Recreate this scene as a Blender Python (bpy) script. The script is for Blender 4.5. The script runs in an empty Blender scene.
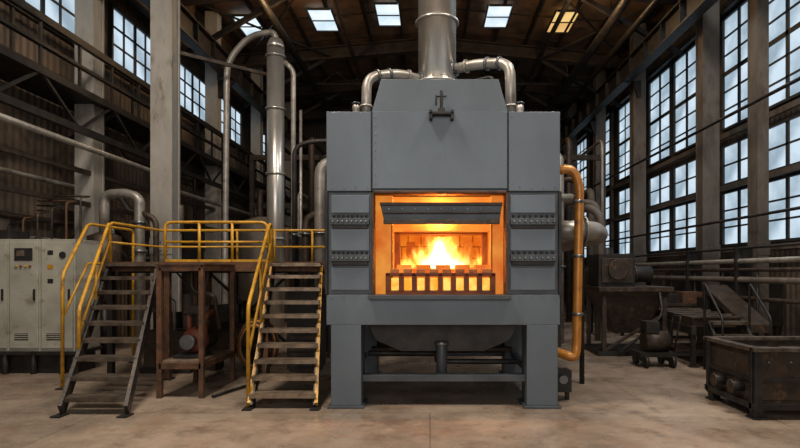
import bpy, bmesh, math, random
from mathutils import Vector, Matrix
random.seed(7)
D = bpy.data
col = bpy.context.scene.collection
try:
    bpy.context.scene.view_settings.view_transform='Standard'
except Exception: pass

# ------------------------------------------------------------------ materials
def mat(name, c1, c2=None, rough=0.6, metal=0.0, scale=3.0, bump=0.1, spot=None, spot_amt=0.5, emit=None, estr=0.0, stretch=(1,1,1), detail=6, bscale=None, ramp=(0.35,0.65)):
    m = D.materials.new(name); m.use_nodes = True
    nt = m.node_tree; N = nt.nodes; L = nt.links
    b = N['Principled BSDF']
    c2 = c2 or tuple(v*0.7 for v in c1)
    tc = N.new('ShaderNodeTexCoord'); mp = N.new('ShaderNodeMapping')
    mp.inputs['Scale'].default_value = stretch
    L.new(tc.outputs['Object'], mp.inputs['Vector'])
    n = N.new('ShaderNodeTexNoise'); n.inputs['Scale'].default_value = scale; n.inputs['Detail'].default_value = detail; n.inputs['Roughness'].default_value = .62
    L.new(mp.outputs[0], n.inputs['Vector'])
    r = N.new('ShaderNodeValToRGB')
    r.color_ramp.elements[0].position = ramp[0]; r.color_ramp.elements[1].position = ramp[1]
    r.color_ramp.elements[0].color = (*c2,1); r.color_ramp.elements[1].color = (*c1,1)
    L.new(n.outputs['Fac'], r.inputs[0])
    out = r.outputs[0]
    if spot:
        n2 = N.new('ShaderNodeTexNoise'); n2.inputs['Scale'].default_value = scale*1.7; n2.inputs['Detail'].default_value = 8; n2.inputs['Roughness'].default_value=.7
        L.new(mp.outputs[0], n2.inputs['Vector'])
        r2 = N.new('ShaderNodeValToRGB'); r2.color_ramp.elements[0].position = .65-spot_amt*.3; r2.color_ramp.elements[1].position = .75-spot_amt*.2
        L.new(n2.outputs['Fac'], r2.inputs[0])
        mx = N.new('ShaderNodeMix'); mx.data_type='RGBA'
        L.new(r2.outputs[0], mx.inputs[0]); L.new(out, mx.inputs[6]); mx.inputs[7].default_value=(*spot,1)
        out = mx.outputs[2]
    L.new(out, b.inputs['Base Color'])
    b.inputs['Roughness'].default_value = rough; b.inputs['Metallic'].default_value = metal
    if bump:
        nb = N.new('ShaderNodeTexNoise'); nb.inputs['Scale'].default_value = bscale or scale*6; nb.inputs['Detail'].default_value=5
        L.new(mp.outputs[0], nb.inputs['Vector'])
        bp = N.new('ShaderNodeBump'); bp.inputs['Strength'].default_value = bump; bp.inputs['Distance'].default_value=.02
        L.new(nb.outputs['Fac'], bp.inputs['Height']); L.new(bp.outputs[0], b.inputs['Normal'])
    if emit:
        b.inputs['Emission Color'].default_value=(*emit,1); b.inputs['Emission Strength'].default_value=estr
    return m

M = {}
M['grey']   = mat('furnace_grey_paint',(.118,.143,.168),(.094,.114,.135),rough=.45,metal=.3,scale=1.4,bump=.03,spot=(.080,.088,.096),spot_amt=.12,stretch=(1,1,.6))
M['grey_d'] = mat('furnace_dark_paint',(.078,.091,.105),(.047,.055,.063),rough=.5,metal=.3,scale=2.5,bump=.06,spot=(.05,.04,.034),spot_amt=.2)
M['bolt']   = mat('bolt_steel',(.20,.21,.22),rough=.35,metal=.8,scale=8,bump=0)
M['seam']   = mat('seam_dark',(.02,.022,.025),rough=.7,scale=8,bump=0)
M['steel']  = mat('stainless_steel',(.66,.63,.58),(.42,.40,.37),rough=.30,metal=.75,scale=2,bump=.02,stretch=(1,1,.3))
M['galv']   = mat('galvanised_pipe',(.42,.39,.35),(.22,.205,.18),rough=.42,metal=.5,scale=3,bump=.05,spot=(.15,.095,.055),spot_amt=.25)
M['colgrey']= mat('column_paint',(.37,.35,.315),(.23,.215,.19),rough=.65,metal=.05,scale=1.5,bump=.08,spot=(.12,.09,.065),spot_amt=.3,stretch=(1,1,.35))
M['coldark']= mat('column_weathered',(.16,.135,.11),(.072,.06,.05),rough=.7,metal=.2,scale=1.5,bump=.1,spot=(.08,.045,.028),spot_amt=.4,stretch=(1,1,.35))
M['dark']   = mat('blackened_steel',(.038,.034,.032),(.015,.014,.0135),rough=.5,metal=.5,scale=4,bump=.15)
M['darkb']  = mat('sooty_beam',(.055,.040,.030),(.022,.017,.014),rough=.65,metal=.3,scale=3,bump=.1)
M['rust']   = mat('rusty_steel',(.14,.065,.032),(.055,.032,.02),rough=.7,metal=.3,scale=5,bump=.2,spot=(.23,.10,.035),spot_amt=.3)
M['rustdk'] = mat('dark_rusted_iron',(.068,.047,.034),(.027,.022,.018),rough=.5,metal=.45,scale=5,bump=.25,spot=(.14,.078,.04),spot_amt=.35)
M['yellow'] = mat('safety_yellow',(.60,.31,.018),(.36,.175,.010),rough=.45,scale=5,bump=.06,spot=(.13,.065,.028),spot_amt=.35)
M['ochre']  = mat('ochre_pipe_paint',(.56,.24,.04),(.34,.13,.022),rough=.36,metal=.2,scale=4,bump=.05,spot=(.16,.075,.028),spot_amt=.28)
M['beige']  = mat('cabinet_beige',(.37,.365,.31),(.25,.245,.205),rough=.5,scale=1.5,bump=.03,spot=(.15,.115,.08),spot_amt=.3)
M['red']    = mat('pump_red_paint',(.22,.055,.025),(.10,.03,.02),rough=.5,metal=.3,scale=6,bump=.15,spot=(.06,.04,.03),spot_amt=.4)
M['tread']  = mat('worn_tread',(.32,.24,.165),(.12,.092,.068),rough=.42,metal=.5,scale=6,bump=.2)
M['treadd'] = mat('worn_tread_dark',(.19,.15,.115),(.06,.049,.04),rough=.4,metal=.6,scale=6,bump=.2)
M['stair']  = mat('stair_steel',(.065,.057,.05),(.03,.027,.025),rough=.5,metal=.5,scale=6,bump=.15,spot=(.12,.07,.04),spot_amt=.3)
M['black']  = mat('black_plastic',(.02,.02,.022),rough=.4,scale=8,bump=0)
M['brick']  = mat('yellow_brick',(.42,.24,.08),(.28,.15,.05),rough=.8,scale=5,bump=.2)
M['roof']   = mat('roof_sheeting',(.17,.10,.055),(.05,.031,.02),rough=.8,scale=.7,bump=.15,spot=(.03,.02,.014),spot_amt=.45)
M['frame']  = mat('window_frame',(.03,.032,.034),rough=.6,scale=6,bump=0)

def emis(name,c,s,vary=None,scale=1.5):
    m=D.materials.new(name); m.use_nodes=True; nt=m.node_tree; N=nt.nodes; L=nt.links
    N.remove(N['Principled BSDF']); e=N.new('ShaderNodeEmission'); e.inputs[1].default_value=s
    e.inputs[0].default_value=(*c,1)
    if vary:
        tc=N.new('ShaderNodeTexCoord'); n=N.new('ShaderNodeTexNoise'); n.inputs['Scale'].default_value=scale; n.inputs['Detail'].default_value=4
        L.new(tc.outputs['Object'],n.inputs['Vector']); r=N.new('ShaderNodeValToRGB')
        r.color_ramp.elements[0].position=.38; r.color_ramp.elements[1].position=.62
        r.color_ramp.elements[0].color=(*vary,1); r.color_ramp.elements[1].color=(*c,1)
        L.new(n.outputs['Fac'],r.inputs[0]); L.new(r.outputs[0],e.inputs[0])
    L.new(e.outputs[0],N['Material Output'].inputs[0]); return m
M['pane']  = emis('daylit_glass',(.68,.82,.94),.97,(.33,.44,.53),.8)
M['sky']   = emis('skylight_glass',(.85,.95,1.0),1.1,(.6,.75,.85),1.0)
M['skyw']  = emis('skylight_glass_warm',(1.0,.66,.25),.95,(.8,.45,.15),1.0)
M['ingot'] = emis('glowing_ingot',(1.0,.62,.13),1.3,(1.0,.34,.03),7)

def hot(name,c,s,c2,sc=3.2):
    m=mat(name,(.35,.16,.06),(.2,.08,.03),rough=.9,scale=4,bump=.3)
    nt=m.node_tree;N=nt.nodes;L=nt.links;b=N['Principled BSDF']
    tc=N.new('ShaderNodeTexCoord'); n=N.new('ShaderNodeTexNoise'); n.inputs['Scale'].default_value=sc; n.inputs['Detail'].default_value=6
    L.new(tc.outputs['Object'],n.inputs['Vector']); r=N.new('ShaderNodeValToRGB')
    r.color_ramp.elements[0].position=.33; r.color_ramp.elements[1].position=.67
    r.color_ramp.elements[0].color=(*c2,1); r.color_ramp.elements[1].color=(*c,1)
    L.new(n.outputs['Fac'],r.inputs[0]); L.new(r.outputs[0],b.inputs['Emission Color']); b.inputs['Emission Strength'].default_value=s
    return m
M['hot']  = hot('hot_refractory',(1.0,.27,.025),.45,(.5,.07,.004))
M['hotb'] = hot('hot_refractory_glow',(1.0,.30,.022),.62,(.8,.12,.006))
M['hotf'] = hot('hot_door_jamb',(1.0,.36,.04),.62,(.85,.14,.010),2.0)
M['hotbk']= hot('hot_brick_rib',(.6,.10,.006),.22,(.2,.025,.002))
M['hotrk']= hot('hot_rack_iron',(.7,.10,.006),.12,(.2,.02,.002),6)
# the rack is dark scaled iron between the glowing ingots
_b=M['hotrk'].node_tree.nodes['Principled BSDF']
for l in list(_b.inputs['Base Color'].links): M['hotrk'].node_tree.links.remove(l)
_b.inputs['Base Color'].default_value=(.07,.03,.018,1)

def wallmat(name,c1,c2,axis):
    m=mat(name,c1,c2,rough=.8,scale=.6,bump=0,spot=(.035,.026,.019),spot_amt=.5,detail=8)
    nt=m.node_tree;N=nt.nodes;L=nt.links;b=N['Principled BSDF']
    tc=N.new('ShaderNodeTexCoord'); w=N.new('ShaderNodeTexWave'); w.wave_type='BANDS'; w.bands_direction=axis; w.inputs['Scale'].default_value=1.6; w.inputs['Distortion'].default_value=0
    L.new(tc.outputs['Object'],w.inputs['Vector'])
    bp=N.new('ShaderNodeBump'); bp.inputs['Strength'].default_value=.5; bp.inputs['Distance'].default_value=.04
    L.new(w.outputs['Fac'],bp.inputs['Height']); L.new(bp.outputs[0],b.inputs['Normal'])
    return m
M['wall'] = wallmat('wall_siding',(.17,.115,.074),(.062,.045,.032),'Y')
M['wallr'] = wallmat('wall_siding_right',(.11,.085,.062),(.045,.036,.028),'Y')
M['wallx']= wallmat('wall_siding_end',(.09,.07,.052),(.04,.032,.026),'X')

def floormat():
    m=D.materials.new('concrete_floor'); m.use_nodes=True; nt=m.node_tree;N=nt.nodes;L=nt.links;b=N['Principled BSDF']
    tc=N.new('ShaderNodeTexCoord')
    def noise(s,d=8,r=.65):
        n=N.new('ShaderNodeTexNoise'); n.inputs['Scale'].default_value=s;n.inputs['Detail'].default_value=d;n.inputs['Roughness'].default_value=r
        L.new(tc.outputs['Object'],n.inputs['Vector']); return n
    def ramp(i,p0,c0,p1,c1):
        r=N.new('ShaderNodeValToRGB'); r.color_ramp.elements[0].position=p0; r.color_ramp.elements[1].position=p1
        r.color_ramp.elements[0].color=(*c0,1); r.color_ramp.elements[1].color=(*c1,1); L.new(i,r.inputs[0]); return r
    def mix(f,a,bb,mode='MIX'):
        x=N.new('ShaderNodeMix'); x.data_type='RGBA'; x.blend_type=mode
        if isinstance(f,float): x.inputs[0].default_value=f
        else: L.new(f,x.inputs[0])
        L.new(a,x.inputs[6])
        if isinstance(bb,tuple): x.inputs[7].default_value=(*bb,1)
        else: L.new(bb,x.inputs[7])
        return x.outputs[2]
    def mul(i,k):
        f=N.new('ShaderNodeMath'); f.operation='MULTIPLY'; f.inputs[1].default_value=k; L.new(i,f.inputs[0]); return f.outputs[0]
    base=ramp(noise(.45).outputs['Fac'],.38,(.15,.115,.088),.62,(.35,.275,.212))
    c=mix(mul(ramp(noise(2.1,10,.75).outputs['Fac'],.50,(0,0,0),.64,(1,1,1)).outputs[0],.6),base.outputs[0],(.10,.070,.05))
    c=mix(mul(ramp(noise(1.3,10,.7).outputs['Fac'],.52,(0,0,0),.66,(1,1,1)).outputs[0],.35),c,(.28,.15,.085))
    c=mix(mul(ramp(noise(5,10,.8).outputs['Fac'],.54,(0,0,0),.64,(1,1,1)).outputs[0],.35),c,(.42,.35,.28))
    c=mix(mul(ramp(noise(16,8,.8).outputs['Fac'],.58,(0,0,0),.66,(1,1,1)).outputs[0],.6),c,(.06,.042,.032))
    br=N.new('ShaderNodeTexBrick'); br.inputs['Scale'].default_value=1; br.inputs['Brick Width'].default_value=4.2; br.inputs['Row Height'].default_value=3.4
    br.inputs['Mortar Size'].default_value=.009; br.inputs['Color1'].default_value=(1,1,1,1); br.inputs['Color2'].default_value=(.86,.86,.86,1); br.inputs['Mortar'].default_value=(.5,.45,.42,1); br.offset=.3
    L.new(tc.outputs['Object'],br.inputs['Vector'])
    c=mix(.75,c,br.outputs[0],'MULTIPLY')
    L.new(c,b.inputs['Base Color'])
    rr=N.new('ShaderNodeMapRange'); rr.inputs[1].default_value=.38; rr.inputs[2].default_value=.62; rr.inputs[3].default_value=.20; rr.inputs[4].default_value=.5
    L.new(noise(1.1).outputs['Fac'],rr.inputs[0]); L.new(rr.outputs[0],b.inputs['Roughness'])
    bp=N.new('ShaderNodeBump'); bp.inputs['Strength'].default_value=.22; bp.inputs['Distance'].default_value=.02
    L.new(noise(9).outputs['Fac'],bp.inputs['Height']); L.new(bp.outputs[0],b.inputs['Normal'])
    return m
M['floor']=floormat()

def flamemat():
    """emissive gas volume, shaped by noise in object space (metres from hearth centre)"""
    m=D.materials.new('flame_gas'); m.use_nodes=True; nt=m.node_tree;N=nt.nodes;L=nt.links
    N.remove(N['Principled BSDF'])
    tc=N.new('ShaderNodeTexCoord'); sp=N.new('ShaderNodeSeparateXYZ'); L.new(tc.outputs['Object'],sp.inputs[0])
    mp=N.new('ShaderNodeMapping'); mp.inputs['Scale'].default_value=(1,1,.5); mp.inputs['Location'].default_value=(.3,1.7,.0); L.new(tc.outputs['Object'],mp.inputs['Vector'])
    n=N.new('ShaderNodeTexNoise'); n.inputs['Scale'].default_value=6.5; n.inputs['Detail'].default_value=3; n.inputs['Distortion'].default_value=.7
    L.new(mp.outputs[0],n.inputs['Vector'])
    def ma(op,a,b_=None,c=None):
        x=N.new('ShaderNodeMath'); x.operation=op
        for i,v in enumerate((a,b_,c)):
            if v is None: continue
            if isinstance(v,(int,float)): x.inputs[i].default_value=v
            else: L.new(v,x.inputs[i])
        return x.outputs[0]
    X,Y,Z=sp.outputs
    x2=ma('POWER',ma('ABSOLUTE',X),2.0); y2=ma('MULTIPLY',Y,Y)
    cen=ma('MULTIPLY_ADD',x2,-5.5,.62); cen=ma('MAXIMUM',cen,0.0)
    f=ma('MULTIPLY_ADD',n.outputs['Fac'],3.0,-1.08)
    f=ma('ADD',f,cen)
    f=ma('MULTIPLY_ADD',Z,-1.75,f)
    f=ma('MULTIPLY_ADD',x2,-.5,f)
    f=ma('MULTIPLY_ADD',y2,-3.0,f)
    f=ma('MAXIMUM',f,0.0)
    r=N.new('ShaderNodeValToRGB'); e=r.color_ramp.elements
    e[0].position=.0; e[0].color=(1,.16,.006,1); e[1].position=.8; e[1].color=(1,.70,.32,1)
    k=e.new(.35); k.color=(1,.40,.05,1)
    L.new(f,r.inputs[0])
    em=N.new('ShaderNodeEmission'); L.new(r.outputs[0],em.inputs[0]); L.new(ma('MULTIPLY',f,20.0),em.inputs[1])
    L.new(em.outputs[0],N['Material Output'].inputs['Volume']); return m
M['flame']=flamemat()

# ------------------------------------------------------------------ builder
class Obj:
    def __init__(s,name,origin=(0,0,0)):
        s.name=name; s.o=Vector(origin); s.parts={}
    def bm(s,part,m):
        k=(part,m)
        if k not in s.parts: s.parts[k]=bmesh.new()
        return s.parts[k]
    def box(s,part,m,x0,x1,y0,y1,z0,z1):
        b=s.bm(part,m)
        mt=Matrix.Translation(((x0+x1)/2,(y0+y1)/2,(z0+z1)/2))@Matrix.Diagonal((abs(x1-x0),abs(y1-y0),abs(z1-z0),1))
        bmesh.ops.create_cube(b,size=1,matrix=mt)
    def beam(s,part,m,a,b_,w,h,up=(0,0,1)):
        b=s.bm(part,m); a=Vector(a);c=Vector(b_); d=c-a; l=d.length; d.normalize(); up=Vector(up)
        if abs(d.dot(up))>.98: up=Vector((0,1,0))
        sx=d.cross(up).normalized(); uz=sx.cross(d)
        R=Matrix((sx,d,uz)).transposed().to_4x4()
        bmesh.ops.create_cube(b,size=1,matrix=Matrix.Translation((a+c)/2)@R@Matrix.Diagonal((w,l,h,1)))
    def ibeam(s,part,m,a,b_,w,h,up=(0,0,1),t=.04):
        a=Vector(a);c=Vector(b_); d=(c-a).normalized(); up=Vector(up)
        if abs(d.dot(up))>.98: up=Vector((0,1,0))
        sx=d.cross(up).normalized(); u=sx.cross(d)
        s.beam(part,m,a+u*(h/2-t/2),c+u*(h/2-t/2),w,t,up); s.beam(part,m,a-u*(h/2-t/2),c-u*(h/2-t/2),w,t,up)
        s.beam(part,m,a,c,t*.7,h-2*t,up)
    def cyl(s,part,m,a,b_,r,r2=None,seg=20,caps=True):
        b=s.bm(part,m); a=Vector(a);c=Vector(b_); d=c-a
        q=d.to_track_quat('Z','Y').to_matrix().to_4x4()
        g=bmesh.ops.create_cone(b,cap_ends=caps,segments=seg,radius1=r,radius2=r if r2 is None else r2,depth=d.length,matrix=Matrix.Translation((a+c)/2)@q)
        for v in g['verts']:
            for f in v.link_faces:
                if len(f.verts)==4: f.smooth=True
    def prism(s,part,m,pts,y0,y1,axis='y'):
        b=s.bm(part,m)
        mk=(lambda p,t:(p[0],t,p[1])) if axis=='y' else (lambda p,t:(t,p[0],p[1]))
        A=[b.verts.new(mk(p,y0)) for p in pts]; B=[b.verts.new(mk(p,y1)) for p in pts]
        n=len(pts); fs=[b.faces.new(A),b.faces.new(B[::-1])]
        for i in range(n): fs.append(b.faces.new((A[i],B[i],B[(i+1)%n],A[(i+1)%n])))
        bmesh.ops.recalc_face_normals(b,faces=fs)
    def frustum(s,part,m,r0,z0,r1,z1):
        b=s.bm(part,m)
        q=lambda r,z:[b.verts.new((r[0],r[2],z)),b.verts.new((r[1],r[2],z)),b.verts.new((r[1],r[3],z)),b.verts.new((r[0],r[3],z))]
        A=q(r0,z0);B=q(r1,z1); fs=[b.faces.new(A[::-1]),b.faces.new(B)]
        for i in range(4): fs.append(b.faces.new((A[i],A[(i+1)%4],B[(i+1)%4],B[i])))
        bmesh.ops.recalc_face_normals(b,faces=fs)
    def lathe(s,part,m,c,prof,axis=(0,0,1),seg=24):
        b=s.bm(part,m); q=Vector(axis).to_track_quat('Z','Y').to_matrix(); c=Vector(c); rings=[]
        for r,z in prof:
            rings.append([b.verts.new(c+q@Vector((r*math.cos(2*math.pi*i/seg),r*math.sin(2*math.pi*i/seg),z))) for i in range(seg)])
        fs=[]
        for A,B in zip(rings,rings[1:]):
            for i in range(seg):
                f=b.faces.new((A[i],A[(i+1)%seg],B[(i+1)%seg],B[i])); f.smooth=True; fs.append(f)
        fs.append(b.faces.new(rings[0][::-1])); fs.append(b.faces.new(rings[-1]))
        bmesh.ops.recalc_face_normals(b,faces=fs)
    def tube(s,part,m,pts,r,bend=None,seg=12,k=6):
        P=[Vector(p) for p in pts]; bend=bend if bend is not None else r*3
        path=[P[0]]
        for i in range(1,len(P)-1):
            a,b_,c=P[i-1],P[i],P[i+1]; d1=(a-b_);d2=(c-b_)
            t=min(bend,d1.length*.48,d2.length*.48); s0=b_+d1.normalized()*t; s1=b_+d2.normalized()*t
            for j in range(k+1):
                u=j/k; path.append(s0*(1-u)**2+b_*2*u*(1-u)+s1*u*u)
        path.append(P[-1])
        b=s.bm(part,m); rings=[]; nrm=None
        for i,p in enumerate(path):
            d=(path[min(i+1,len(path)-1)]-path[max(i-1,0)]).normalized()
            if nrm is None:
                nrm=d.orthogonal().normalized()
            else:
                nrm=(nrm-d*nrm.dot(d)); nrm=nrm.normalized() if nrm.length>1e-5 else d.orthogonal().normalized()
            bi=d.cross(nrm)
            rings.append([b.verts.new(p+(nrm*math.cos(2*math.pi*j/seg)+bi*math.sin(2*math.pi*j/seg))*r) for j in range(seg)])
        fs=[]
        for A,B in zip(rings,rings[1:]):
            for j in range(seg):
                f=b.faces.new((A[j],A[(j+1)%seg],B[(j+1)%seg],B[j])); f.smooth=True; fs.append(f)
        fs.append(b.faces.new(rings[0][::-1])); fs.append(b.faces.new(rings[-1]))
        bmesh.ops.recalc_face_normals(b,faces=fs)
    def finish(s,bevel=0.0,single=False):
        e=None
        if not single:
            e=D.objects.new(s.name,None); e.location=s.o; e.empty_display_size=.2; col.objects.link(e)
        for (p,m),b in s.parts.items():
            nm=s.name if single else p
            for v in b.verts: v.co-=s.o
            me=D.meshes.new(nm); b.to_mesh(me); b.free(); me.materials.append(M[m])
            o=D.objects.new(nm,me); col.objects.link(o)
            if e: o.parent=e
            else: o.location=s.o
            if bevel:
                md=o.modifiers.new('bevel','BEVEL'); md.width=bevel; md.segments=2; md.limit_method='ANGLE'; md.angle_limit=math.radians(50)
        return e

# ------------------------------------------------------------------ room
XL,XR,YB,YF=-8.4,8.6,-6.5,33.0
ZE,ZR=11.3,12.0
o=Obj('floor'); o.box('floor','floor',XL-.3,XR+.3,YB-.3,YF+.3,-.2,0); o.finish(single=True)
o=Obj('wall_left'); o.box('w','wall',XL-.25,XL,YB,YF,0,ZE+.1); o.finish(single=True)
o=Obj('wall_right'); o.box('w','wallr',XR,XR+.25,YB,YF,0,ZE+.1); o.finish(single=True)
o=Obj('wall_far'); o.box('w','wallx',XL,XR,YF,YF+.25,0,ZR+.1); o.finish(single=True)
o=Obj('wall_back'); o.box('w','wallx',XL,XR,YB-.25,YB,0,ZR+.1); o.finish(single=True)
xm=(XL+XR)/2
o=Obj('ceiling'); o.prism('c','roof',[(XL-.25,ZE),(xm,ZR),(XR+.25,ZE),(XR+.25,ZE+.2),(xm,ZR+.2),(XL-.25,ZE+.2)],YB-.25,YF+.25); o.finish(single=True)
def zroof(x): return ZR-(ZR-ZE)*abs(x-xm)/((XR-XL)/2)

o=Obj('roof_truss_steelwork',(0,20,11))
for y in (2,7,12,17.4,22.9,27,31):
    for sgn in (-1,1):
        xe=XL+.05 if sgn<0 else XR-.05
        o.ibeam('rafter','darkb',(xe,y,zroof(xe)-.5),(xm,y,ZR-.42),.3,.55,t=.06)
    o.beam('rafter_edge','rustdk',(XL+.1,y-.16,ZE-.72),(xm,y-.16,ZR-.66),.03,.08)
    o.beam('rafter_edge','rustdk',(XR-.1,y-.16,ZE-.72),(xm,y-.16,ZR-.66),.03,.08)
for i in range(13):
    x=XL+.6+i*1.32
    o.box('purlin','dark',x-.05,x+.05,YB,YF,zroof(x)-.16,zroof(x)-.01)
for y in range(0,33,2):
    o.beam('sheet_rib','darkb',(XL+.1,y+.5,zroof(XL)-.03),(xm,y+.5,ZR-.03),.05,.05); o.beam('sheet_rib','darkb',(XR-.1,y+.5,zroof(XR)-.03),(xm,y+.5,ZR-.03),.05,.05)
for (x0,x1) in ((XL+.4,-4.5),(4.7,XR-.4)):
    for y in (17.4,22.9,27):
        o.beam('knee_brace','dark',(x0 if x0<0 else x1,y,8.9),(x1 if x0<0 else x0,y,10.9),.14,.14)
for y in (25,):
    o.beam('bottom_chord','dark',(XL+.2,y,10.6),(XR-.2,y,10.6),.08,.10)
    for i in range(12):
        x=XL+.6+i*1.36; o.beam('truss_web','dark',(x,y,10.6),(x+.68,y,11.2),.05,.05); o.beam('truss_web','dark',(x+.68,y,11.2),(x+1.36,y,10.6),.05,.05)
for y0,y1 in ((12,17.4),(17.4,22.9)):
    for x0,x1 in ((-8,-4.2),(4.4,8.2)):
        o.beam('wind_brace','dark',(x0,y0,10.75),(x1,y1,11.0),.06,.06); o.beam('wind_brace','dark',(x1,y0,11.0),(x0,y1,10.75),.06,.06)
o.finish()

for i,(x,mm) in enumerate(((-6.9,'sky'),(-4.1,'sky'),(-1.6,'sky'),(2.6,'sky'),(5.1,'skyw'))):
    y=20.5; o=Obj('skylight',(x,y,11.5)); z=zroof(x)-.03
    hw=.42
    o.beam('pane',mm,(x,y-.85,z-.14),(x,y+.85,z-.14),hw*2,.02)
    for dx in (-hw-.04,hw+.04): o.beam('frame','frame',(x+dx,y-.9,z-.15),(x+dx,y+.9,z-.15),.05,.08)
    for dy in (-.88,0,.88): o.beam('frame','frame',(x-hw,y+dy,z-.15),(x+hw,y+dy,z-.15),.03,.08)
    o.finish()

wn=[0]
def window(side,y0,y1,z0,z1,ny,nz):
    wn[0]+=1
    X=XR if side=='r' else XL; s=-1 if side=='r' else 1
    o=Obj('window_%d'%wn[0],(X,(y0+y1)/2,(z0+z1)/2))
    o.box('panes','pane',X+s*.005,X+s*.03,y0,y1,z0,z1)
    a,b=sorted((X+s*.0,X+s*.1))
    for (p,q,r,t) in ((y0-.07,y0,z0-.07,z1+.07),(y1,y1+.07,z0-.07,z1+.07),(y0,y1,z0-.07,z0),(y0,y1,z1,z1+.07)):
        o.box('frame','frame',a,b,p,q,r,t)
    a,b=sorted((X+s*.03,X+s*.065))
    for i in range(1,ny):
        y=y0+(y1-y0)*i/ny; w=.055 if (i*2==ny) else .026
        o.box('muntins','frame',a,b,y-w,y+w,z0,z1)
    for i in range(1,nz):
        z=z0+(z1-z0)*i/nz; w=.024 if nz!=6 or i!=3 else .06
        o.box('muntins','frame',a,b,y0,y1,z-w,z+w)
    o.finish()
for y0,y1 in ((3.2,5.5),(6.8,9.1),(10.4,12.6),(14,16.2),(17.6,19.9),(21.1,23.5),(24.8,27)):
    window('l',y0,y1,7.35,8.75,4,3)
for y0,y1,n in ((5.5,8,4),(8.6,11.2,4),(12.0,13.5,2),(14.0,15.5,2),(16.9,18.6,2),(18.95,20.7,2),(21.9,24.1,3),(25.3,27.8,3),(29,31,3)):  # the bay just before the visible ones is unseen, added for its light
    window('r',y0,y1,5.95,9.1,n,6)
    window('r',y0,y1,4.35,5.4,n,2)
    window('r',y0,y1,2.6,4.05,n,3)

def column(x,y,m,w=.46,d=.4,h=ZE-.3):
    o=Obj('steel_column',(x,y,0))
    o.box('flange',m,x-w/2,x+w/2,y-d/2,y-d/2+.05,0,h)
    o.box('flange',m,x-w/2,x+w/2,y+d/2-.05,y+d/2,0,h)
    o.box('web',m,x-w*.45,x-w*.45+.04,y-d/2+.05,y+d/2-.05,0,h)
    o.box('web',m,x+w*.45-.04,x+w*.45,y-d/2+.05,y+d/2-.05,0,h)
    o.box('base_plate',m,x-w/2-.08,x+w/2+.08,y-d/2-.08,y+d/2+.08,0,.06)
    for z in (2.2,): 
        o.box('splice_plate',m,x-w/2-.015,x+w/2+.015,y-d/2-.02,y-d/2,z,z+.35)
        for bx in (-.14,0,.14):
            for bz in (.08,.27): o.cyl('splice_bolt','bolt',(x+bx,y-d/2-.02,z+bz),(x+bx,y-d/2-.04,z+bz),.018,seg=6)
    o.finish()
column(-6.0,12.1,'colgrey',.48)
for y in (5.0,12.1,19.0,23.8,29): column(-7.72,y,'colgrey',.42)
for y in (6,12.6,14.9,19.9,24.4,29.2): column(7.75,y,'coldark' ,.46 if y!=12.6 else .26,.4)

for nm,x,s in (('crane_runway_beam',-7.1,1),('crane_runway_beam',7.05,-1)):
    o=Obj(nm,(x,15,8.6))
    o.ibeam('runway','dark',(x,0,8.95),(x,31,8.95),.34,.7,t=.05)
    o.box('rail','dark',x-.04,x+.04,0,31,9.3,9.4)
    for y in (5,12.1,19,24.1,29.1):
        o.prism('bracket','dark',[(x-.17,8.6),(x+.17,8.6),(x-s*.35,8.0),(x-s*.45,8.0),(x-s*.45,8.6)],y-.06,y+.06)
    for i in range(24):
        y=1+i*1.25; o.box('stiffener','dark',x-.15,x+.15,y-.015,y+.015,8.65,9.25)
    o.finish()
o=Obj('lattice_girder_walkway',(-7.2,15,5.5))
x=-7.25
for z in (4.75,5.55,6.55,6.05): o.beam('chord','dark',(x,1,z),(x,30,z),.10,.14 if z!=6.05 else .06)
for z in (4.0,3.3): o.beam('lower_chord','rustdk',(x-.35,1,z),(x-.35,30,z),.08,.10)
n=26
for i in range(n):
    y=1+i*29/n; y2=1+(i+1)*29/n
    o.beam('lacing','dark',(x,y,4.75 if i%2 else 5.55),(x,y2,5.55 if i%2 else 4.75),.05,.05)
    o.beam('stanchion','dark',(x,y,5.55),(x,y,6.55),.05,.05)
o.box('walkway_plate','dark',x-1.1,x,1,30,5.55,5.6)
for y in (5,12.1,19,23.8,29): o.beam('bracket','dark',(x-1.1,y+.3,4.9),(x,y+.3,5.5),.08,.08)
o.beam('wall_girt','dark',(XL+.25,1,7.05),(XL+.25,31,7.05),.12,.16)
o.beam('wall_girt','dark',(XL+.2,1,9.25),(XL+.2,31,9.25),.12,.2)
for i in range(14):
    y=2+i*2.1; o.beam('post','dark',(XL+.25,y,5.6),(XL+.25,y,7.05),.06,.06)
o.finish()
o=Obj('pipe_run',(-8,12,3))
for z,r,m,xx in ((4.35,.06,'galv',-7.05),(3.75,.05,'galv',-8.15),(2.9,.06,'rustdk',-8.2),(2.5,.04,'galv',-8.22),(5.2,.05,'rustdk',-8.2),(6.1,.06,'rustdk',-8.2)):
    o.tube('pipe',m,[(xx,2,z),(xx,14,z),(xx,14.4,z-.3),(xx,30,z-.3)],r,seg=10)
for i in range(22):
    y=7+i*.8+random.uniform(-.2,.2); z=random.choice((2.5,2.9,3.75,5.2))
    o.tube('riser',random.choice(('galv','rustdk','dark','dark')),[(-8.2,y,z),(-8.05,y,z),(-8.05,y,.05)],random.choice((.025,.035,.05)),seg=8)
for i in range(8):
    y=8+i*1.9; o.box('junction_box',random.choice(('dark','rustdk','coldark')),-8.38,-8.2,y,y+.5,2.0+.2*(i%3),2.8+.2*(i%3))
o.finish()
o=Obj('wall_rail_frame',(8.4,12,4))
for z in (5.68,4.2,2.42): o.beam('rail','coldark',(XR-.18,1,z),(XR-.18,31,z),.10,.14)
o.beam('rail_top','dark',(XR-.2,1,9.3),(XR-.2,31,9.3),.16,.2)
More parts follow.
